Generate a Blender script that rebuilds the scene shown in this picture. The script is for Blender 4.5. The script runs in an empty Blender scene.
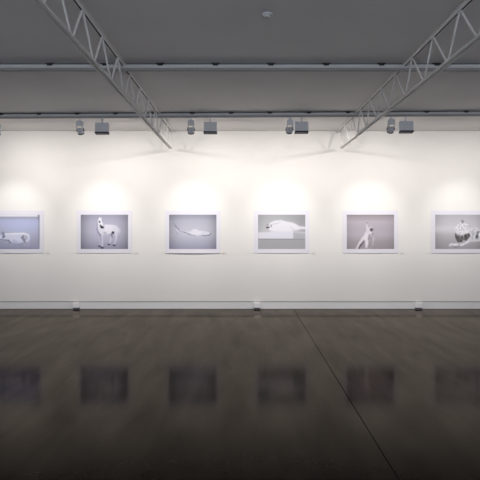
import bpy, bmesh, math, random
import numpy as np
from mathutils import Vector, Matrix

# ------------------------------------------------------------------ camera
sc = bpy.context.scene
C = sc.collection
CAM_H = 1.55
WALL_Y = 9.07
CEIL_Z = 3.365
cam_d = bpy.data.cameras.new('camera')
cam_d.sensor_width = 36.0
cam_d.lens = 36.0
cam_d.shift_x = -2.0 / 480
cam_d.shift_y = -13.0 / 480
cam = bpy.data.objects.new('camera', cam_d)
C.objects.link(cam)
cam.location = (0, 0, CAM_H)
cam.rotation_euler = (math.pi / 2, 0, 0)
sc.camera = cam

# ------------------------------------------------------------------ world and exposure
world = bpy.data.worlds.new('room_daylight')
sc.world = world
world.use_nodes = True
world.node_tree.nodes['Background'].inputs[0].default_value = (0.86, 0.90, 1.0, 1)
world.node_tree.nodes['Background'].inputs[1].default_value = 1.75
vs = sc.view_settings
vs.view_transform = 'Standard'
vs.look = 'None'
vs.gamma = 1.0
vs.exposure = 0.0
vs.use_curve_mapping = False

SPOT_W = 60.0
SPOT_COL = (1.0, 0.975, 0.95)
SPOT_ANGLE = math.radians(55)
SPOT_BLEND = 1.0
FLOOD_W = 24.0
FLOOD_COL = (1.0, 0.925, 0.86)

# ------------------------------------------------------------------ materials
def lin(c):
    return tuple(((v / 255.0) / 12.92 if v / 255.0 <= 0.04045 else ((v / 255.0 + 0.055) / 1.055) ** 2.4) for v in c)

def mat(name, col, rough=0.6, metal=0.0, spec=0.5, noise=0.0, scale=20.0, bump=0.0, emit=None, emit_s=0.0):
    m = bpy.data.materials.new(name)
    m.use_nodes = True
    nt = m.node_tree
    b = nt.nodes['Principled BSDF']
    b.inputs['Base Color'].default_value = (*col, 1)
    b.inputs['Roughness'].default_value = rough
    b.inputs['Metallic'].default_value = metal
    b.inputs['Specular IOR Level'].default_value = spec
    if emit:
        b.inputs['Emission Color'].default_value = (*emit, 1)
        b.inputs['Emission Strength'].default_value = emit_s
    tc = nt.nodes.new('ShaderNodeTexCoord')
    n = nt.nodes.new('ShaderNodeTexNoise')
    n.inputs['Scale'].default_value = scale
    n.inputs['Detail'].default_value = 6
    nt.links.new(tc.outputs['Object'], n.inputs['Vector'])
    if noise > 0:
        r = nt.nodes.new('ShaderNodeValToRGB')
        r.color_ramp.elements[0].position = 0.3
        r.color_ramp.elements[1].position = 0.7
        r.color_ramp.elements[0].color = (*[c * (1 - noise) for c in col], 1)
        r.color_ramp.elements[1].color = (*[min(1, c * (1 + noise)) for c in col], 1)
        nt.links.new(n.outputs['Fac'], r.inputs['Fac'])
        nt.links.new(r.outputs['Color'], b.inputs['Base Color'])
    if bump > 0:
        bp = nt.nodes.new('ShaderNodeBump')
        bp.inputs['Strength'].default_value = bump
        bp.inputs['Distance'].default_value = 0.01
        nt.links.new(n.outputs['Fac'], bp.inputs['Height'])
        nt.links.new(bp.outputs['Normal'], b.inputs['Normal'])
    return m

M_WALL = mat('white_plaster', (0.80, 0.794, 0.78), 0.9, spec=0.15, noise=0.012, scale=1.4, bump=0.03)
M_SIDE = mat('side_plaster', (0.78, 0.78, 0.79), 0.9, spec=0.1, noise=0.01, scale=1.4)
M_CEIL = mat('ceiling_paint', (0.85, 0.83, 0.82), 0.95, spec=0.1, noise=0.04, scale=0.9, bump=0.05)
M_BASE = mat('baseboard_paint', (0.74, 0.75, 0.765), 0.5, spec=0.3, noise=0.01)
M_DARKGAP = mat('shadow_gap', (0.25, 0.25, 0.26), 0.9, spec=0.1, noise=0.05)
M_RAIL = mat('rail_metal', (0.63, 0.64, 0.65), 0.5, metal=0.0, noise=0.03, scale=6)
M_TRACK = mat('dark_track_metal', (0.32, 0.32, 0.32), 0.55, noise=0.03, scale=6)
M_BOX_LOW = mat('dark_grey', (0.10, 0.10, 0.115), 0.6, noise=0.05)
M_BLACK = mat('black_clips_gap_shade', (0.012, 0.012, 0.014), 0.6, noise=0.1)
M_STEEL = mat('painted_steel', (0.82, 0.81, 0.80), 0.55, spec=0.3, noise=0.06, scale=9)
M_FIX = mat('grey_lamp_body', (0.68, 0.70, 0.74), 0.5, spec=0.4, noise=0.04)
M_FIXD = mat('dark_lamp_trim', (0.045, 0.05, 0.07), 0.5, spec=0.4, noise=0.05)
M_LENS = mat('lamp_lens', (0.9, 0.8, 0.6), 0.3, emit=(1.0, 0.86, 0.62), emit_s=3.0)
M_LEAK = mat('warm_light_leak', (0.9, 0.8, 0.6), 0.4, emit=(1.0, 0.84, 0.62), emit_s=0.75)
M_REFL = mat('lamp_reflector', (0.8, 0.75, 0.68), 0.3, metal=0.8, noise=0.02)
M_PAPER = mat('print_paper', (0.74, 0.735, 0.815), 0.8, spec=0.15, noise=0.008, scale=4)
M_CARD = mat('card_paper', (0.67, 0.67, 0.66), 0.8, spec=0.15, noise=0.02)
M_RED = mat('red_dot_paper', (0.75, 0.35, 0.32), 0.7, noise=0.02)
M_PLASTIC = mat('white_plastic', (0.92, 0.92, 0.94), 0.4, noise=0.01)
M_CHROME = mat('chrome', (0.7, 0.65, 0.5), 0.25, metal=1.0, noise=0.02)

def floor_material():
    m = bpy.data.materials.new('polished_concrete')
    m.use_nodes = True
    nt = m.node_tree
    b = nt.nodes['Principled BSDF']
    tc = nt.nodes.new('ShaderNodeTexCoord')
    def noise(scale, detail, vec_scale, rot=0.0, dist=0.0):
        mp = nt.nodes.new('ShaderNodeMapping')
        mp.inputs['Scale'].default_value = vec_scale
        mp.inputs['Rotation'].default_value = (0, 0, rot)
        nt.links.new(tc.outputs['Object'], mp.inputs['Vector'])
        n = nt.nodes.new('ShaderNodeTexNoise')
        n.inputs['Scale'].default_value = scale
        n.inputs['Detail'].default_value = detail
        n.inputs['Distortion'].default_value = dist
        nt.links.new(mp.outputs['Vector'], n.inputs['Vector'])
        return n
    big = noise(0.9, 5, (1, 1, 1), 0, 0.6)
    streak = noise(2.2, 7, (2.2, 0.45, 1), 0.55, 0.5)
    fine = noise(34, 4, (1, 1, 1))
    add = nt.nodes.new('ShaderNodeMix'); add.data_type = 'FLOAT'
    add.inputs[0].default_value = 0.72
    nt.links.new(big.outputs['Fac'], add.inputs[2]); nt.links.new(streak.outputs['Fac'], add.inputs[3])
    add2 = nt.nodes.new('ShaderNodeMix'); add2.data_type = 'FLOAT'
    add2.inputs[0].default_value = 0.22
    nt.links.new(add.outputs[0], add2.inputs[2]); nt.links.new(fine.outputs['Fac'], add2.inputs[3])
    r = nt.nodes.new('ShaderNodeValToRGB')
    r.color_ramp.elements[0].position = 0.36
    r.color_ramp.elements[1].position = 0.66
    r.color_ramp.elements[0].color = (0.003, 0.0025, 0.002, 1)
    r.color_ramp.elements[1].color = (0.010, 0.0085, 0.007, 1)
    nt.links.new(add2.outputs[0], r.inputs['Fac'])
    # small dark chips and scratches
    chips = noise(9, 2, (1, 3.4, 1), 0.9, 0.2)
    cr = nt.nodes.new('ShaderNodeValToRGB')
    cr.color_ramp.elements[0].position = 0.24
    cr.color_ramp.elements[1].position = 0.27
    cr.color_ramp.elements[0].color = (0.3, 0.3, 0.3, 1)
    cr.color_ramp.elements[1].color = (1, 1, 1, 1)
    nt.links.new(chips.outputs['Fac'], cr.inputs['Fac'])
    mul = nt.nodes.new('ShaderNodeMix'); mul.data_type = 'RGBA'; mul.blend_type = 'MULTIPLY'
    mul.inputs[0].default_value = 1.0
    nt.links.new(r.outputs['Color'], mul.inputs[6]); nt.links.new(cr.outputs['Color'], mul.inputs[7])
    nt.links.new(mul.outputs[2], b.inputs['Base Color'])
    mr = nt.nodes.new('ShaderNodeMapRange')
    mr.inputs['From Min'].default_value = 0.3; mr.inputs['From Max'].default_value = 0.7
    mr.inputs['To Min'].default_value = 0.09; mr.inputs['To Max'].default_value = 0.14
    nt.links.new(add.outputs[0], mr.inputs['Value'])
    nt.links.new(mr.outputs['Result'], b.inputs['Roughness'])
    b.inputs['IOR'].default_value = 1.135
    bp = nt.nodes.new('ShaderNodeBump')
    bp.inputs['Strength'].default_value = 0.05
    bp.inputs['Distance'].default_value = 0.004
    nt.links.new(add2.outputs[0], bp.inputs['Height'])
    nt.links.new(bp.outputs['Normal'], b.inputs['Normal'])
    # thin worn sealer: reflects only at a grazing angle
    b.inputs['Specular IOR Level'].default_value = 0.0
    b.inputs['Roughness'].default_value = 0.9
    for l in list(b.inputs['Roughness'].links):
        nt.links.remove(l)
    gl = nt.nodes.new('ShaderNodeBsdfGlossy')
    gl.distribution = 'BECKMANN'
    gl.inputs['Color'].default_value = (1.0, 0.89, 0.79, 1)
    nt.links.new(mr.outputs['Result'], gl.inputs['Roughness'])
    nt.links.new(bp.outputs['Normal'], gl.inputs['Normal'])
    lw = nt.nodes.new('ShaderNodeLayerWeight')
    lw.inputs['Blend'].default_value = 0.5
    pw = nt.nodes.new('ShaderNodeMath'); pw.operation = 'POWER'
    pw.inputs[1].default_value = 6.8
    nt.links.new(lw.outputs['Facing'], pw.inputs[0])
    wear = nt.nodes.new('ShaderNodeMapRange')
    wear.inputs['From Min'].default_value = 0.35; wear.inputs['From Max'].default_value = 0.65
    wear.inputs['To Min'].default_value = 0.74; wear.inputs['To Max'].default_value = 1.04
    nt.links.new(add2.outputs[0], wear.inputs['Value'])
    km = nt.nodes.new('ShaderNodeMath'); km.operation = 'MULTIPLY'
    nt.links.new(pw.outputs[0], km.inputs[0]); nt.links.new(wear.outputs[0], km.inputs[1])
    mix = nt.nodes.new('ShaderNodeMixShader')
    nt.links.new(km.outputs[0], mix.inputs[0])
    nt.links.new(b.outputs[0], mix.inputs[1]); nt.links.new(gl.outputs[0], mix.inputs[2])
    nt.links.new(mix.outputs[0], nt.nodes['Material Output'].inputs['Surface'])
    return m
M_FLOOR = floor_material()

# ------------------------------------------------------------------ helpers
def link(name, me, m, parent=None):
    o = bpy.data.objects.new(name, me)
    C.objects.link(o)
    if m is not None:
        me.materials.append(m)
    if parent is not None:
        o.parent = parent
    return o

def obj(name, bm, m, parent=None, smooth=False):
    me = bpy.data.meshes.new(name)
    bmesh.ops.recalc_face_normals(bm, faces=bm.faces[:])
    bm.to_mesh(me)
    bm.free()
    if smooth:
        for p in me.polygons:
            p.use_smooth = True
        me.set_sharp_from_angle(angle=math.radians(40))
    return link(name, me, m, parent)

def struct(name, bm, m):
    o = obj(name, bm, m)
    o['kind'] = 'structure'
    return o

def thing(name, label, cat, loc, group=None, rotz=0.0):
    o = bpy.data.objects.new(name, None)
    C.objects.link(o)
    o.location = loc
    o.rotation_euler = (0, 0, rotz)
    o['label'] = label
    o['category'] = cat
    if group:
        o['group'] = group
    return o

def box(bm, x0, x1, y0, y1, z0, z1, bevel=0.0, M=None):
    r = bmesh.ops.create_cube(bm, size=1.0)
    vs_ = r['verts']
    T = Matrix.Translation(((x0 + x1) / 2, (y0 + y1) / 2, (z0 + z1) / 2)) @ Matrix.Diagonal((x1 - x0, y1 - y0, z1 - z0, 1))
    if M is not None:
        T = M @ T
    bmesh.ops.transform(bm, matrix=T, verts=vs_)
    if bevel > 0:
        es = list({e for v in vs_ for e in v.link_edges})
        bmesh.ops.bevel(bm, geom=es, offset=bevel, segments=2, affect='EDGES', clamp_overlap=True)
    return bm

def frame_of(a, b):
    d = (Vector(b) - Vector(a))
    L = d.length
    q = Vector((0, 0, 1)).rotation_difference(d.normalized())
    return Matrix.Translation(Vector(a)) @ q.to_matrix().to_4x4(), L

def rod(bm, a, b, r, seg=10, r2=None):
    Mx, L = frame_of(a, b)
    bmesh.ops.create_cone(bm, cap_ends=True, segments=seg, radius1=r, radius2=(r if r2 is None else r2), depth=L,
                          matrix=Mx @ Matrix.Translation((0, 0, L / 2)))
    return bm

def lathe(bm, prof, seg=28, M=None):
    """revolve (r,z) about z"""
    rings = []
    for r, z in prof:
        ring = []
        for i in range(seg):
            a = 2 * math.pi * i / seg
            p = Vector((r * math.cos(a), r * math.sin(a), z))
            if M is not None:
                p = M @ p
            ring.append(bm.verts.new(p))
        rings.append(ring)
    for k in range(len(rings) - 1):
        for i in range(seg):
            j = (i + 1) % seg
            bm.faces.new((rings[k][i], rings[k][j], rings[k + 1][j], rings[k + 1][i]))
    bm.faces.new(rings[0][::-1])
    bm.faces.new(rings[-1])
    return bm

# ------------------------------------------------------------------ the setting
HX = 8.0
Y0 = -3.0
def at_joint(y):                       # x of the saw cut at distance y
    return 0.962 + (y - 2.94) * (0.975 - 0.962) / (WALL_Y - 2.94)
bm = bmesh.new()
g = 0.0035
def quad(bm, pts):
    bm.faces.new([bm.verts.new(p) for p in pts])
YW = WALL_Y + 0.03
xa, xb = at_joint(Y0), at_joint(YW)
quad(bm, [(-HX, Y0, 0), (xa - g, Y0, 0), (xb - g, YW, 0), (-HX, YW, 0)])
quad(bm, [(xa + g, Y0, 0), (HX, Y0, 0), (HX, YW, 0), (xb + g, YW, 0)])
quad(bm, [(xa - g, Y0, 0), (xa - g, Y0, -0.012), (xb - g, YW, -0.012), (xb - g, YW, 0)])
quad(bm, [(xa + g, Y0, 0), (xa + g, Y0, -0.012), (xb + g, YW, -0.012), (xb + g, YW, 0)])
quad(bm, [(xa - g, Y0, -0.012), (xa + g, Y0, -0.012), (xb + g, YW, -0.012), (xb - g, YW, -0.012)])
box(bm, -HX, HX, Y0, YW, -0.10, -0.02)
bmesh.ops.remove_doubles(bm, verts=bm.verts[:], dist=1e-5)
struct('floor', bm, M_FLOOR)

struct('ceiling', box(bmesh.new(), -HX, HX, Y0, WALL_Y + 0.2, CEIL_Z, CEIL_Z + 0.12), M_CEIL)
struct('wall_front', box(bmesh.new(), -HX, HX, WALL_Y, WALL_Y + 0.15, 0.143, CEIL_Z), M_WALL)
struct('wall_left', box(bmesh.new(), -HX - 0.15, -HX, Y0, WALL_Y + 0.15, 0, CEIL_Z), M_SIDE)
struct('wall_right', box(bmesh.new(), HX, HX + 0.15, Y0, WALL_Y + 0.15, 0, CEIL_Z), M_SIDE)
struct('baseboard_front', box(bmesh.new(), -HX, HX, WALL_Y - 0.002, WALL_Y + 0.03, 0.004, 0.128, 0.0015), M_BASE)
struct('trim_1', box(bmesh.new(), -HX, HX, WALL_Y + 0.03, WALL_Y + 0.10, -0.02, 0.143), M_DARKGAP)

# ------------------------------------------------------------------ ceiling rails
def rail(label, y, yaw, x_first, n, pitch=0.612):
    t = thing('lighting_rail', label, 'rail', (0, y, CEIL_Z), 'horizontal lighting rails under the ceiling', yaw)
    L = 7.7
    # a shallow channel: web with two lips and a slot on the underside
    bm = bmesh.new()
    prof = [(-0.030, -0.016), (0.030, -0.016), (0.030, -0.052), (0.022, -0.052),
            (0.022, -0.024), (-0.022, -0.024), (-0.022, -0.052), (-0.030, -0.052)]
    a = [bm.verts.new((-L, p, q)) for p, q in prof]
    b = [bm.verts.new((L, p, q)) for p, q in prof]
    for i in range(len(prof)):
        j = (i + 1) % len(prof)
        bm.faces.new((a[i], a[j], b[j], b[i]))
    bm.faces.new(a); bm.faces.new(b[::-1])
    obj('channel', bm, M_RAIL, t)
    bm = bmesh.new()
    box(bm, -L + 0.01, L - 0.01, -0.0215, -0.009, -0.0778, -0.0245)
    box(bm, -L + 0.01, L - 0.01, 0.009, 0.0215, -0.0778, -0.0245)
    box(bm, -L + 0.01, L - 0.01, -0.009, 0.009, -0.050, -0.0245)
    obj('conductor_track', bm, M_TRACK, t)
    obj('mounting_strip', box(bmesh.new(), -L, L, -0.012, 0.012, -0.0165, -0.001), M_FIXD, t)
    for i in range(n):
        x = x_first + i * pitch
        if abs(x) > L - 0.1:
            continue
        bm = bmesh.new()
        box(bm, x - 0.048, x + 0.048, -0.034, 0.034, -0.0155, -0.0005, 0.002)
        box(bm, x - 0.030, x + 0.030, -0.038, -0.0305, -0.030, -0.010, 0.002)
        rod(bm, (x, -0.038, -0.022), (x, -0.043, -0.022), 0.006, 8)
        obj('ceiling_clip', bm, M_BLACK, t)
    return t

R1Y, R1YAW = 7.60, math.atan2(-0.17, 7.5)
R2Y = 5.34
def r1y(x):
    return R1Y + math.tan(R1YAW) * x
k1 = 0.612
rail('grey lighting rail nearer the picture wall, with the lamps hung from it', R1Y, R1YAW, (192.6 - 242) / 63.0 - 12 * k1, 25)
rail('bare grey ceiling rail nearer the camera, with no lamps on it', R2Y, 0.0, (215.7 - 242) / 89.9 - 12 * k1, 25)

# ------------------------------------------------------------------ roof trusses
def truss(label, xt, xb):
    ht, hb = CEIL_Z - 0.006, CAM_H + 1.465
    t = thing('roof_truss', label, 'truss', (xt, WALL_Y, 0), 'open web steel trusses')
    dx = xb - xt
    y1, y0 = -0.004, -WALL_Y + -2.0
    def angles(x, z, up, y_a, y_b):
        bm = bmesh.new()
        for s in (-1, 1):
            xi, xo = x + s * 0.010, x + s * 0.031
            if up:                   # flanges lie on top, legs hang beside the gap
                box(bm, min(xi, xo), max(xi, xo), y_a, y_b, z - 0.005, z)
                box(bm, min(xi, xi + s * 0.005), max(xi, xi + s * 0.005), y_a, y_b, z - 0.034, z - 0.005)
            else:
                box(bm, min(xi, xo), max(xi, xo), y_a, y_b, z, z + 0.005)
                box(bm, min(xi, xi + s * 0.005), max(xi, xi + s * 0.005), y_a, y_b, z + 0.005, z + 0.034)
        return bm
    obj('top_chord', angles(0, ht, True, y0, y1), M_STEEL, t)
    obj('gap_shade_strip', box(bmesh.new(), -0.0098, 0.0098, y0, y1, ht - 0.026, ht + 0.003), M_BLACK, t)  # black strip standing in for the shade between the two angles
    obj('bottom_chord', angles(dx, hb - 0.015, False, y0, -0.16), M_STEEL, t)
    P = 0.556
    r = 0.0098
    k = 0
    zt, zb = ht - 0.022, hb
    while True:
        yt = -0.11 - k * P
        yb = yt - P * 0.42
        if yb < y0 + 0.1:
            break
        rd = rod(bmesh.new(), (0, yt, zt), (dx, yb + 0.010, zb), r)
        obj('web_rod', rd, M_STEEL, t, True)
        rd = rod(bmesh.new(), (dx, yb - 0.010, zb), (0, yt - P + 0.02, zt), r)
        obj('web_rod', rd, M_STEEL, t, True)
        k += 1
    return t
truss('open steel roof truss on the left, running between the horse and shark pictures', -1.317, -1.320)
truss('open steel roof truss on the right, running past the picture of a reaching figure', 1.800, 1.832)

# ------------------------------------------------------------------ lamps
def aim_matrix(o, d):
    q = Vector((0, 0, 1)).rotation_difference(Vector(d).normalized())
    return Matrix.Translation(Vector(o)) @ q.to_matrix().to_4x4()

PIC_X = [(16.2 - 242) / 52.9, (104.5 - 242) / 52.9, (192.8 - 242) / 52.9, (281.6 - 242) / 52.9, (370.3 - 242) / 52.9, (458.6 - 242) / 52.9]
PIC_Z = (308 - 232) / 52.9 + 0.022

def spotlight(x, tx, side, label):
    y = r1y(x)
    z = CEIL_Z - 0.078
    t = thing('track_spotlight', label, 'spotlight', (x, y, z), 'spotlights on the lighting rail')
    bm = box(bmesh.new(), -0.03, 0.03, -0.011, 0.011, -0.012, -0.0006, 0.002)
    rod(bm, (0, 0, -0.010), (0, 0, -0.046), 0.011, 12)
    obj('track_adapter', bm, M_FIX, t)
    bm = box(bmesh.new(), -0.050, 0.050, -0.045, 0.045, -0.165, -0.044, 0.010)
    for k in range(4):                                   # cooling ribs
        box(bm, -0.046, 0.046, -0.049, -0.044, -0.150 + 0.026 * k, -0.140 + 0.026 * k, 0.001)
    obj('gear_box', bm, M_FIX, t)
    pv = Vector((0.010 * side, 0, -0.195))
    bm = bmesh.new()
    for s in (-1, 1):
        box(bm, pv.x + s * 0.052 - 0.003, pv.x + s * 0.052 + 0.003, -0.012, 0.012, -0.215, -0.160, 0.001)
        rod(bm, (pv.x + s * 0.049, 0, -0.197), (pv.x + s * 0.064, 0, -0.197), 0.012, 12)
    box(bm, pv.x - 0.055, pv.x + 0.055, -0.012, 0.012, -0.168, -0.163, 0.001)
    obj('yoke', bm, M_FIXD, t)
    obj('glint_strip', box(bmesh.new(), -0.026 + pv.x, 0.026 + pv.x, -0.052, -0.030, -0.160, -0.146, 0.002), M_LEAK, t)  # emissive piece added to give the warm glint of leaking light
    # head
    tgt = Vector((tx - x, WALL_Y - y, PIC_Z + 0.06 - z))
    d = (tgt - pv).normalized()
    A = aim_matrix(pv, d)
    bm = lathe(bmesh.new(), [(0.020, -0.062), (0.036, -0.056), (0.046, -0.030), (0.048, 0.052), (0.044, 0.052), (0.040, 0.010), (0.0, 0.010)][:-1] + [(0.001, 0.010)], 28, A)
    hd = obj('lamp_head', bm, M_FIX, t, True)
    bm = lathe(bmesh.new(), [(0.0335, 0.011), (0.0335, 0.016), (0.030, 0.019), (0.002, 0.019)], 24, A)
    obj('lens', bm, M_LENS, hd, True)
    bm = lathe(bmesh.new(), [(0.0485, 0.040), (0.052, 0.040), (0.052, 0.056), (0.0445, 0.056)], 28, A)
    obj('rim', bm, M_FIXD, hd, True)
    rod_m = rod(bmesh.new(), A @ Vector((0, 0, -0.056)), A @ Vector((0, 0, -0.066)), 0.016, 16)
    obj('end_cap', rod_m, M_REFL, hd, True)
    ld = bpy.data.lights.new('spot_beam', 'SPOT')
    ld.energy = SPOT_W
    ld.color = SPOT_COL
    ld.spot_size = SPOT_ANGLE
    ld.spot_blend = SPOT_BLEND
    ld.shadow_soft_size = 0.02
    lo = bpy.data.objects.new('spot_beam', ld)
    C.objects.link(lo)
    lo.parent = t
    lo.location = pv + d * 0.062
    lo.rotation_euler = Vector(d).to_track_quat('-Z', 'Y').to_euler()
    return t

def flood(x, label):
    y = r1y(x)
    z = CEIL_Z - 0.078
    t = thing('wall_washer_lamp', label, 'floodlight', (x, y, z), 'box floodlights on the lighting rail')
    bm = box(bmesh.new(), -0.03, 0.03, -0.011, 0.011, -0.012, -0.0006, 0.002)
    rod(bm, (0, 0, -0.010), (0, 0, -0.094), 0.012, 14)
    obj('stem', bm, M_FIX, t)
    tilt = Matrix.Translation((0, 0, -0.085)) @ Matrix.Rotation(math.radians(-9), 4, 'X')
    # open fronted housing: back, top, sides, front lips
    bm = bmesh.new()
    box(bm, -0.104, 0.104, -0.040, -0.036, -0.152, 0.0, 0.001, tilt)
    box(bm, -0.104, 0.104, -0.036, 0.045, -0.004, 0.0, 0.001, tilt)
    box(bm, -0.104, -0.100, -0.036, 0.045, -0.152, -0.004, 0.001, tilt)
    box(bm, 0.100, 0.104, -0.036, 0.045, -0.152, -0.004, 0.001, tilt)
    box(bm, -0.100, 0.100, -0.036, 0.045, -0.152, -0.148, 0.001, tilt)
    hs = obj('housing', bm, M_FIX, t)
    bm = box(bmesh.new(), -0.106, 0.106, -0.0425, 0.046, -0.176, -0.1525, 0.003, tilt)
    obj('bottom_trim', bm, M_FIXD, t)
    bm = bmesh.new()
    box(bm, -0.098, 0.098, -0.034, -0.030, -0.144, -0.010, 0.001, tilt)
    obj('reflector', bm, M_REFL, hs)
    bm = bmesh.new()
    rod(bm, tilt @ Vector((-0.06, -0.010, -0.076)), tilt @ Vector((0.06, -0.010, -0.076)), 0.007, 12)
    obj('lamp_tube', bm, M_LENS, hs, True)
    ld = bpy.data.lights.new('flood_beam', 'AREA')
    ld.shape = 'RECTANGLE'
    ld.size = 0.03
    ld.size_y = 0.02
    ld.energy = FLOOD_W
    ld.color = FLOOD_COL
    lo = bpy.data.objects.new('flood_beam', ld)
    C.objects.link(lo)
    lo.parent = t
    lo.location = tilt @ Vector((0, 0.040, -0.06))
    lo.rotation_euler = Vector((0, math.cos(math.radians(68)), -math.sin(math.radians(68)))).to_track_quat('-Z', 'Y').to_euler()
    return t

names = ['white pig', 'white horse', 'white shark', 'white sleeping bear', 'pale reaching figure', 'shaggy white animal']
sx = [-4.33, (78.9 - 242) / 63.0, (190.8 - 242) / 63.4, (290.6 - 242) / 63.9, (392.4 - 242) / 64.2, 4.02]
sd = [0, 1, 0, -1, -0.5, 0]
for i in range(6):
    spotlight(sx[i], PIC_X[i], sd[i], 'small grey track spotlight on the rail, aimed at the %s picture' % names[i])
fx = [-3.98, (101.9 - 242) / 63.0, (210.3 - 242) / 63.4, (301.8 - 242) / 63.9, (407.2 - 242) / 64.2, 4.30]
fl = ['off the left edge', 'right of the spotlight over the horse picture', 'right of the spotlight over the shark picture',
      'right of the spotlight over the bear picture', 'right of the spotlight over the reaching figure', 'off the right edge']
for i in range(6):
    flood(fx[i], 'square grey box floodlight on the rail, %s' % fl[i])

# ------------------------------------------------------------------ printed pictures
W_, H_ = 190, 138
class Img:
    """paints a soft picture; shapes are given in 0..1 across and 0..0.725 down"""
    def __init__(s, top, bot, vign=0.12, hor=None):
        u = (np.arange(W_) + 0.5) / W_
        v = (np.arange(H_) + 0.5) / H_
        s.X, s.Y = np.meshgrid(u, v * H_ / W_)
        t = s.Y / (H_ / W_)
        s.a = np.zeros((H_, W_, 3))
        for c in range(3):
            s.a[..., c] = np.interp(t, np.linspace(0, 1, len(top)), [k[c] for k in top]) if bot is None else top[c] * (1 - t) + bot[c] * t
        r2 = ((s.X - 0.5) / 0.5) ** 2
        s.a *= (1 - vign * r2 ** 1.6)[..., None]
    def comp(s, d, col, soft, al=1.0):
        k = np.clip(0.5 - d / (soft * 1.7), 0, 1)
        k = (k * k * (3 - 2 * k) * al)[..., None]
        s.a = s.a * (1 - k) + np.array(col) * k
    def cap(s, p, q, r0, r1, col, soft=0.015, al=1.0):
        px, py = s.X - p[0], s.Y - p[1]
        dx, dy = q[0] - p[0], q[1] - p[1]
        h = np.clip((px * dx + py * dy) / (dx * dx + dy * dy + 1e-9), 0, 1)
        d = np.hypot(px - h * dx, py - h * dy) - (r0 + (r1 - r0) * h)
        s.comp(d, col, soft, al)
    def ell(s, c, rx, ry, col, soft=0.015, ang=0.0, al=1.0):
        ca, sa = math.cos(ang), math.sin(ang)
        X = (s.X - c[0]) * ca + (s.Y - c[1]) * sa
        Y = -(s.X - c[0]) * sa + (s.Y - c[1]) * ca
        d = (np.sqrt((X / rx) ** 2 + (Y / ry) ** 2) - 1) * min(rx, ry)
        s.comp(d, col, soft, al)
    def line(s, pts, rs, col, soft=0.015, al=1.0):
        for i in range(len(pts) - 1):
            s.cap(pts[i], pts[i + 1], rs[i], rs[i + 1], col, soft, al)
    def poly(s, pts, col, soft=0.012, al=1.0):
        n = len(pts)
        d = np.full(s.X.shape, 9.0)
        ins = np.zeros(s.X.shape, bool)
        for i in range(n):
            x0, y0 = pts[i]; x1, y1 = pts[(i + 1) % n]
            dx, dy = x1 - x0, y1 - y0
            h = np.clip(((s.X - x0) * dx + (s.Y - y0) * dy) / (dx * dx + dy * dy + 1e-9), 0, 1)
            d = np.minimum(d, np.hypot(s.X - x0 - h * dx, s.Y - y0 - h * dy))
            if y0 != y1:
                c = ((y0 > s.Y) != (y1 > s.Y)) & (s.X < (x1 - x0) * (s.Y - y0) / (y1 - y0) + x0)
                ins ^= c
        s.comp(np.where(ins, -d, d), col, soft, al)

def P(x, y, x0=8.0, y0=10.0, w=452.0):        # from measured picture units to 0..1
    return ((x - x0) / w, (y - y0) / w)
def PP(l, **k):
    return [P(a, b, **k) for a, b in l]

def pig():
    im = Img([(170, 176, 200), (186, 192, 226), (184, 188, 212), (172, 176, 200), (156, 158, 184)], None, 0.05)
    im.ell((0.58, 0.25), 0.30, 0.16, (192, 200, 236), 0.2, al=0.7)
    # studio frame strip along the top and side
    im.poly([(0, 0), (0.975, 0), (0.975, 0.045), (0, 0.045)], (228, 228, 236), 0.02)
    im.poly([(0, 0.052), (0.98, 0.052), (0.98, 0.085), (0, 0.085)], (150, 154, 172), 0.03, 0.7)
    im.poly([(0.965, 0), (1, 0), (1, 0.13), (0.965, 0.10)], (128, 130, 150), 0.03, 0.9)
    im.poly([(0.975, 0.0), (1.01, 0.0), (1.01, 0.73), (0.975, 0.73)], (128, 132, 156), 0.03, 0.7)
    im.poly([(0, 0.705), (1, 0.705), (1, 0.74), (0, 0.74)], (122, 124, 146), 0.03, 0.9)
    im.poly([(0, 0.62), (1, 0.62), (1, 0.72), (0, 0.72)], (160, 164, 192), 0.08, 0.7)
    # crop px -> picture: image spans x -52..400, y 80..408 in 10x crop
    q = lambda x, y: ((x + 72) / 472.0, (y - 72) / 472.0)
    Q = lambda l: [q(a, b) for a, b in l]
    for a, b in (((110, 330), (118, 372)), ((248, 330), (252, 378)), ((282, 320), (286, 374)), ((84, 330), (66, 362))):
        im.line([q(*a), q(*b)], [0.030, 0.020], (176, 178, 200), 0.02)
    im.poly(Q([(40, 262), (120, 258), (200, 256), (268, 256), (300, 278), (304, 312), (290, 338), (240, 345), (180, 356), (120, 348), (70, 330), (20, 322), (-30, 312), (-52, 296), (-20, 286), (14, 272)]), (214, 218, 240), 0.03)
    im.line(Q([(60, 266), (150, 262), (240, 260), (288, 276)]), [0.012, 0.016, 0.016, 0.012], (238, 240, 250), 0.02)
    im.line(Q([(34, 254), (44, 290), (28, 304)]), [0.020, 0.022, 0.008], (126, 132, 152), 0.025, 0.9)
    im.line(Q([(0, 318), (90, 328), (112, 352)]), [0.006, 0.010, 0.012], (106, 112, 134), 0.02, 0.9)
    im.line(Q([(240, 280), (228, 300), (246, 324), (250, 350)]), [0.012, 0.022, 0.022, 0.010], (132, 132, 150), 0.03, 0.9)
    im.line(Q([(264, 290), (268, 316)]), [0.020, 0.012], (160, 160, 178), 0.03, 0.8)
    im.line(Q([(140, 335), (180, 345)]), [0.020, 0.014], (166, 176, 208), 0.04, 0.7)
    return im

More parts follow.
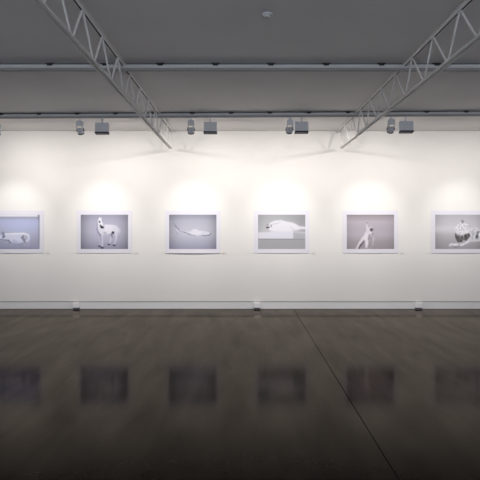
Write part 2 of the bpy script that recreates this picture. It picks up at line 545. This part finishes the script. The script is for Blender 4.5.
def horse():
    im = Img([(158, 158, 178), (184, 184, 204), (190, 190, 210), (178, 178, 200), (150, 150, 172)], None, 0.26)
    w = (226, 226, 238)
    # legs
    im.line(PP([(212, 200), (214, 260), (214, 318)]), [0.033, 0.014, 0.018], (204, 204, 222), 0.02)
    im.line(PP([(318, 170), (300, 230), (282, 290)]), [0.05, 0.013, 0.010], (208, 208, 224), 0.02)
    im.line(PP([(348, 160), (346, 240), (330, 296)]), [0.05, 0.014, 0.010], (208, 208, 224), 0.02)
    im.line(PP([(194, 180), (198, 250), (194, 306)]), [0.040, 0.015, 0.014], (208, 208, 226), 0.02)
    # barrel, rump
    im.poly(PP([(208, 112), (250, 104), (300, 106), (342, 114), (362, 136), (358, 176), (330, 192), (280, 192), (236, 200), (204, 200), (186, 170)]), w, 0.02)
    im.ell(P(340, 150), 0.06, 0.07, (214, 214, 229), 0.04, al=0.7)
    # neck with the head turned in front of it
    im.poly(PP([(176, 62), (164, 100), (166, 150), (184, 196), (216, 206), (236, 170), (232, 108), (212, 78)]), (220, 220, 233), 0.02)
    im.line(PP([(212, 96), (226, 116)]), [0.010, 0.018], (176, 178, 198), 0.02, 0.7)
    im.poly(PP([(174, 66), (180, 46), (188, 30), (194, 44), (204, 34), (208, 58), (214, 84), (222, 112), (228, 134), (218, 144), (202, 136), (188, 112), (176, 88)]), (236, 236, 246), 0.012)
    im.ell(P(189, 79), 0.017, 0.020, (74, 76, 96), 0.014)
    im.line(PP([(196, 112), (208, 130), (222, 132)]), [0.010, 0.020, 0.018], (38, 38, 50), 0.02)
    im.line(PP([(166, 92), (166, 150), (176, 180), (194, 205)]), [0.006, 0.010, 0.012, 0.020], (128, 130, 152), 0.02, 0.85)
    im.line(PP([(196, 205), (200, 250), (196, 290)]), [0.020, 0.010, 0.008], (150, 150, 174), 0.02, 0.8)
    im.ell(P(240, 186), 0.030, 0.022, (158, 160, 180), 0.03, al=0.8)
    im.ell(P(316, 182), 0.026, 0.026, (30, 30, 42), 0.02)
    im.line(PP([(304, 196), (308, 228)]), [0.022, 0.008], (110, 112, 134), 0.025, 0.9)
    for x, y, r in ((190, 310, 0.022), (214, 325, 0.026), (278, 294, 0.020), (328, 302, 0.022)):
        im.ell(P(x, y), r * 1.2, r * 0.62, (46, 46, 58), 0.018)
    im.line(PP([(364, 130), (380, 160), (376, 200)]), [0.008, 0.014, 0.006], (212, 212, 228), 0.02, 0.7)
    return im

def shark():
    im = Img([(150, 152, 168), (184, 186, 202), (196, 197, 212), (198, 199, 214), (178, 180, 200), (156, 158, 180)], None, 0.24)
    w = (216, 217, 230)
    im.poly(PP([(56, 94), (74, 118), (100, 152), (140, 168), (200, 172), (238, 150), (262, 148), (284, 160), (350, 168), (416, 188), (398, 206), (320, 212), (240, 208), (170, 192), (120, 178), (96, 176), (82, 206), (88, 168), (72, 130)]), w, 0.016)
    im.line(PP([(54, 92), (72, 122), (104, 158)]), [0.005, 0.010, 0.010], (122, 126, 150), 0.018)
    im.line(PP([(104, 166), (160, 180), (214, 202), (262, 210)]), [0.004, 0.008, 0.007, 0.003], (126, 130, 154), 0.016)
    im.line(PP([(90, 176), (78, 208)]), [0.008, 0.003], (150, 154, 176), 0.016)
    im.line(PP([(300, 206), (350, 210), (392, 204), (412, 190)]), [0.004, 0.007, 0.009, 0.004], (118, 122, 146), 0.016)
    im.poly(PP([(212, 180), (240, 168), (310, 170), (316, 208), (220, 200)]), (228, 228, 238), 0.03, 0.8)
    im.poly(PP([(232, 154), (262, 146), (288, 160), (250, 170)]), (224, 224, 236), 0.015)
    im.ell(P(402, 190), 0.010, 0.006, (80, 84, 104), 0.012)
    return im

def bear():
    im = Img([(168, 170, 176), (184, 186, 192), (200, 201, 208), (206, 207, 214), (200, 201, 208)], None, 0.12)
    im.poly(PP([(260, 0), (470, 0), (470, 150), (400, 130)]), (146, 148, 152), 0.25, 0.6)
    im.poly([(0, 0.37), (1, 0.37), (1, 0.515), (0, 0.515)], (206, 208, 220), 0.02)
    im.poly([(0, 0.512), (1, 0.512), (1, 0.73), (0, 0.73)], (168, 169, 174), 0.02)
    im.poly([(0, 0.506), (1, 0.506), (1, 0.525), (0, 0.525)], (140, 141, 146), 0.018)
    im.poly(PP([(18, 184), (345, 160), (345, 238), (18, 238)]), (218, 219, 231), 0.02)
    im.poly(PP([(345, 180), (460, 190), (460, 240), (345, 240)]), (178, 180, 188), 0.02)
    im.line(PP([(400, 134), (470, 138)]), [0.030, 0.030], (220, 221, 230), 0.02)
    im.poly(PP([(94, 132), (104, 108), (130, 84), (170, 68), (230, 62), (270, 74), (340, 86), (380, 106), (408, 130), (406, 154), (360, 164), (250, 172), (140, 170), (110, 150)]), (226, 227, 236), 0.018)
    im.line(PP([(128, 106), (180, 96), (220, 84)]), [0.008, 0.006, 0.003], (186, 188, 200), 0.03, 0.8)
    im.line(PP([(318, 130), (352, 158), (400, 152)]), [0.005, 0.008, 0.006], (196, 198, 208), 0.03, 0.8)
    im.line(PP([(96, 132), (112, 132)]), [0.018, 0.016], (66, 68, 78), 0.018)
    im.ell(P(104, 108), 0.016, 0.010, (104, 106, 118), 0.016)
    im.ell(P(134, 118), 0.014, 0.020, (134, 138, 152), 0.018)
    return im

def figure():
    im = Img([(150, 144, 150), (186, 180, 190), (182, 176, 188), (184, 178, 190), (166, 160, 166), (158, 152, 158)], None, 0.10)
    w = (228, 224, 234)
    k = dict(x0=18.0, y0=12.0, w=450.0)
    for a in (0.12, 0.05):
        im.line(PP([(18, 44 + a * 100), (468, 40 + a * 100)], **k), [0.02, 0.02], (168, 162, 170), 0.05, 0.5)
    im.line(PP([(178, 238), (146, 284), (116, 334)], **k), [0.044, 0.034, 0.026], (220, 216, 224), 0.02)
    im.line(PP([(184, 262), (152, 300), (130, 336)], **k), [0.014, 0.018, 0.016], (104, 98, 106), 0.02)
    im.line(PP([(206, 248), (208, 286), (204, 322)], **k), [0.040, 0.030, 0.020], w, 0.02)
    im.poly(PP([(198, 176), (216, 160), (248, 172), (262, 190), (240, 214), (222, 260), (184, 252), (172, 226)], **k), w, 0.024)
    im.line(PP([(216, 176), (212, 130), (208, 96), (210, 74)], **k), [0.032, 0.018, 0.014, 0.012], (214, 210, 220), 0.018)
    im.ell(P(210, 88, **k), 0.018, 0.030, (150, 144, 152), 0.02, al=0.8)
    im.line(PP([(232, 152), (248, 146)], **k), [0.030, 0.040], (226, 222, 230), 0.018)
    im.ell(P(252, 154, **k), 0.034, 0.032, (88, 82, 90), 0.026, -0.5)
    im.line(PP([(236, 206), (224, 248)], **k), [0.020, 0.012], (132, 126, 136), 0.026, 0.85)
    im.line(PP([(262, 196), (254, 240)], **k), [0.018, 0.012], (142, 136, 144), 0.026, 0.8)
    im.line(PP([(246, 200), (272, 244), (264, 300)], **k), [0.020, 0.018, 0.010], (202, 197, 206), 0.026, 0.75)
    im.line(PP([(150, 332), (250, 330)], **k), [0.006, 0.004], (176, 170, 176), 0.04, 0.8)
    return im

def shaggy():
    im = Img([(182, 182, 190), (198, 198, 206), (212, 212, 219), (192, 191, 197), (176, 174, 180), (164, 162, 168)], None, 0.14)
    k = dict(x0=48.0, y0=10.0, w=452.0)
    w = (228, 228, 236)
    im.poly([(0, 0.26), (0.48, 0.26), (0.48, 0.36), (0, 0.36)], (214, 214, 220), 0.08, 0.6)
    im.poly(PP([(300, 250), (330, 150), (380, 140), (430, 130), (475, 150), (500, 200), (490, 262), (420, 268), (360, 270)], **k), (216, 216, 224), 0.03)
    im.line(PP([(200, 296), (240, 300), (300, 290), (360, 268)], **k), [0.030, 0.034, 0.040, 0.030], w, 0.02)
    im.ell(P(206, 302, **k), 0.055, 0.026, (222, 222, 230), 0.02)
    im.poly(PP([(262, 120), (284, 86), (304, 72), (318, 60), (334, 86), (356, 108), (372, 140), (376, 180), (350, 200), (290, 206), (254, 190), (240, 150)], **k), w, 0.02)
    im.poly(PP([(240, 186), (268, 206), (296, 214), (330, 200), (372, 186), (384, 214), (360, 240), (344, 262), (318, 250), (288, 262), (268, 276), (250, 252), (238, 222)], **k), (96, 92, 96), 0.018)
    im.ell(P(288, 262, **k), 0.045, 0.020, (60, 58, 62), 0.02)
    im.ell(P(354, 212, **k), 0.040, 0.045, (84, 82, 86), 0.03)
    im.poly(PP([(292, 68), (314, 58), (330, 84), (304, 96)], **k), (148, 148, 156), 0.016)
    rnd = random.Random(4)
    for i in range(46):
        x = 250 + rnd.random() * 118; y = 98 + rnd.random() * 106
        a = rnd.random() * 3.1
        L = 8 + rnd.random() * 14
        c = rnd.choice([(160, 160, 170), (248, 248, 252), (176, 176, 186), (244, 244, 248)])
        im.line(PP([(x, y), (x + L * math.cos(a), y + L * math.sin(a))], **k), [0.009, 0.004], c, 0.012, 0.75)
    for i in range(22):
        x = 246 + rnd.random() * 120; y = 204 + rnd.random() * 54
        im.line(PP([(x, y), (x + 8, y + 12)], **k), [0.010, 0.004], rnd.choice([(150, 146, 148), (56, 54, 58), (178, 170, 168)]), 0.012, 0.6)
    for i in range(26):
        x = 380 + rnd.random() * 100; y = 146 + rnd.random() * 100
        im.line(PP([(x, y), (x + 9, y + 9)], **k), [0.012, 0.004], rnd.choice([(168, 168, 178), (246, 246, 250)]), 0.014, 0.6)
    im.line(PP([(462, 180), (446, 222), (438, 234)], **k), [0.028, 0.026, 0.012], (92, 90, 96), 0.026, 0.85)
    im.line(PP([(404, 160), (410, 200), (400, 232)], **k), [0.012, 0.010, 0.012], (170, 170, 180), 0.02, 0.8)
    im.line(PP([(204, 308), (240, 318), (280, 306)], **k), [0.008, 0.012, 0.010], (130, 128, 134), 0.02, 0.8)
    im.line(PP([(270, 288), (330, 270)], **k), [0.012, 0.010], (150, 148, 154), 0.02, 0.7)
    # body stretches to the right edge
    im.line(PP([(480, 200), (510, 250), (500, 300)], **k), [0.05, 0.03, 0.02], w, 0.02)
    return im

M_PRINT = bpy.data.materials.new('photographic_ink')
M_PRINT.use_nodes = True
_nt = M_PRINT.node_tree
_b = _nt.nodes['Principled BSDF']
_b.inputs['Roughness'].default_value = 0.75
_b.inputs['Specular IOR Level'].default_value = 0.15
_at = _nt.nodes.new('ShaderNodeAttribute')
_at.attribute_name = 'ink'
_gm = _nt.nodes.new('ShaderNodeTexNoise')
_gm.inputs['Scale'].default_value = 900
_mx = _nt.nodes.new('ShaderNodeMix'); _mx.data_type = 'RGBA'; _mx.blend_type = 'MULTIPLY'
_mx.inputs[0].default_value = 0.04
_nt.links.new(_at.outputs['Color'], _mx.inputs[6])
_nt.links.new(_gm.outputs['Color'], _mx.inputs[7])
_nt.links.new(_mx.outputs[2], _b.inputs['Base Color'])
INK = 0.98

def bow(x, z, w, h, curl):
    """distance of the paper from the wall at a point of the sheet"""
    t = max(0.0, min(1.0, (h / 2 - z) / h))
    u = 2 * x / w
    return 0.0035 + curl * (t ** 5) * (1 - 0.7 * u * u) + 0.0012 * (abs(u) ** 6)

def sheet(name, w, h, W, H, nx, nz, off, thick, curl, m, parent, img=None):
    me = bpy.data.meshes.new(name)
    verts, faces = [], []
    for layer in (0, 1):
        for j in range(nz + 1):
            for i in range(nx + 1):
                x = -w / 2 + w * i / nx
                z = h / 2 - h * j / nz
                verts.append((x, -(bow(x, z, W, H, curl) + off + (thick if layer == 0 else 0)), z))
    n = (nx + 1) * (nz + 1)
    idx = lambda i, j, l=0: l * n + j * (nx + 1) + i
    for j in range(nz):
        for i in range(nx):
            faces.append((idx(i, j), idx(i, j + 1), idx(i + 1, j + 1), idx(i + 1, j)))
            faces.append((idx(i, j, 1), idx(i + 1, j, 1), idx(i + 1, j + 1, 1), idx(i, j + 1, 1)))
    for i in range(nx):
        faces.append((idx(i, 0), idx(i + 1, 0), idx(i + 1, 0, 1), idx(i, 0, 1)))
        faces.append((idx(i, nz), idx(i, nz, 1), idx(i + 1, nz, 1), idx(i + 1, nz)))
    for j in range(nz):
        faces.append((idx(0, j), idx(0, j, 1), idx(0, j + 1, 1), idx(0, j + 1)))
        faces.append((idx(nx, j), idx(nx, j + 1), idx(nx, j + 1, 1), idx(nx, j, 1)))
    me.from_pydata(verts, [], faces)
    o = link(name, me, m, parent)
    if img is not None:
        a = np.clip(img.a / 255.0, 0, 1)
        l = np.where(a <= 0.04045, a / 12.92, ((a + 0.055) / 1.055) ** 2.4) * INK
        col = np.ones((H_, W_, 4)); col[..., :3] = l
        flat = np.concatenate([col.reshape(-1, 4), col.reshape(-1, 4)])
        at = me.color_attributes.new('ink', 'FLOAT_COLOR', 'POINT')
        at.data.foreach_set('color', flat.astype(np.float32).ravel())
    return o

PW, PH, IW, IH = 1.045, 0.805, 0.893, 0.648
arts = [('unframed print of a white pig on grey, cut by the left photo edge', pig, 0.006),
        ('unframed print of a white horse standing side-on, head turned', horse, 0.004),
        ('unframed print of a slender white shark against pale grey', shark, 0.016),
        ('unframed print of a white bear lying on a pale block', bear, 0.006),
        ('unframed print of a pale figure reaching one arm up, legs spread', figure, 0.005),
        ('unframed print of a shaggy white animal with dark face, rightmost picture', shaggy, 0.007)]
for i, (lb, fn, curl) in enumerate(arts):
    t = thing('unframed_print', lb, 'picture', (PIC_X[i], WALL_Y, PIC_Z), 'row of unframed prints on the white wall')
    sheet('paper_sheet', PW, PH, PW, PH, 36, 30, 0.0, 0.0012, curl, M_PAPER, t)
    sheet('printed_image', IW, IH, PW, PH, W_ - 1, H_ - 1, 0.00125, 0.0006, curl, M_PRINT, t, fn())

# title cards on the wall, one by each print
who = ['pig', 'horse', 'shark', 'bear', 'reaching figure']
for i in range(5):
    lb = 'tiny pale title card at the lower right of the %s print' % who[i]
    t = thing('title_card', lb if i != 2 else lb + ', with red dot', 'card', (PIC_X[i] + 0.60, WALL_Y, 1.05), 'title cards beside the prints')
    obj('card', box(bmesh.new(), -0.035, 0.035, -0.0030, -0.0006, -0.020, 0.020, 0.0004), M_CARD, t)
    if i == 2:
        bm = bmesh.new()
        rod(bm, (-0.022, -0.0030, 0.002), (-0.022, -0.0042, 0.002), 0.011, 16)
        obj('sticker_dot', bm, M_RED, t)

# ------------------------------------------------------------------ small boxes at the foot of the wall
for px, lb in ((77.0, 'small white box at the foot of the wall, below the horse print'),
               (257.0, 'small white box at the foot of the wall, nearest the floor joint'),
               (418.0, 'small white box at the foot of the wall, rightmost of the three')):
    d = WALL_Y - 0.002
    t = thing('socket_box', lb, 'socket', ((px - 242) / 52.9, d, 0.0), 'small boxes along the baseboard')
    obj('dark_lower_part', box(bmesh.new(), -0.056, 0.056, -0.048, -0.0005, 0.0005, 0.034, 0.003), M_BOX_LOW, t)  # lower part of the box, in dark grey
    obj('box_body', box(bmesh.new(), -0.058, 0.058, -0.050, -0.0005, 0.034, 0.080, 0.004), M_PLASTIC, t)
    bm = box(bmesh.new(), -0.060, 0.060, -0.056, -0.0005, 0.085, 0.132, 0.004)
    box(bm, -0.054, 0.054, -0.034, -0.0005, 0.079, 0.086)
    obj('lid', bm, M_PLASTIC, t)

# ------------------------------------------------------------------ smoke detector
t = thing('smoke_detector', 'small round fitting on the dark ceiling near the top of the photo', 'detector', (0.213, 4.09, CEIL_Z))
Mf = Matrix.Rotation(math.pi, 4, 'X')
obj('base_ring', lathe(bmesh.new(), [(0.046, 0.0005), (0.046, 0.008), (0.042, 0.012), (0.02, 0.013)], 28, Mf), M_FIX, t, True)
obj('dome', lathe(bmesh.new(), [(0.034, 0.0125), (0.033, 0.022), (0.024, 0.032), (0.004, 0.034)], 28, Mf), M_RAIL, t, True)
obj('indicator', lathe(bmesh.new(), [(0.005, 0.0), (0.005, 0.006), (0.002, 0.008)], 12, Matrix.Translation((0.038, -0.012, -0.010)) @ Mf), M_CHROME, t, True)
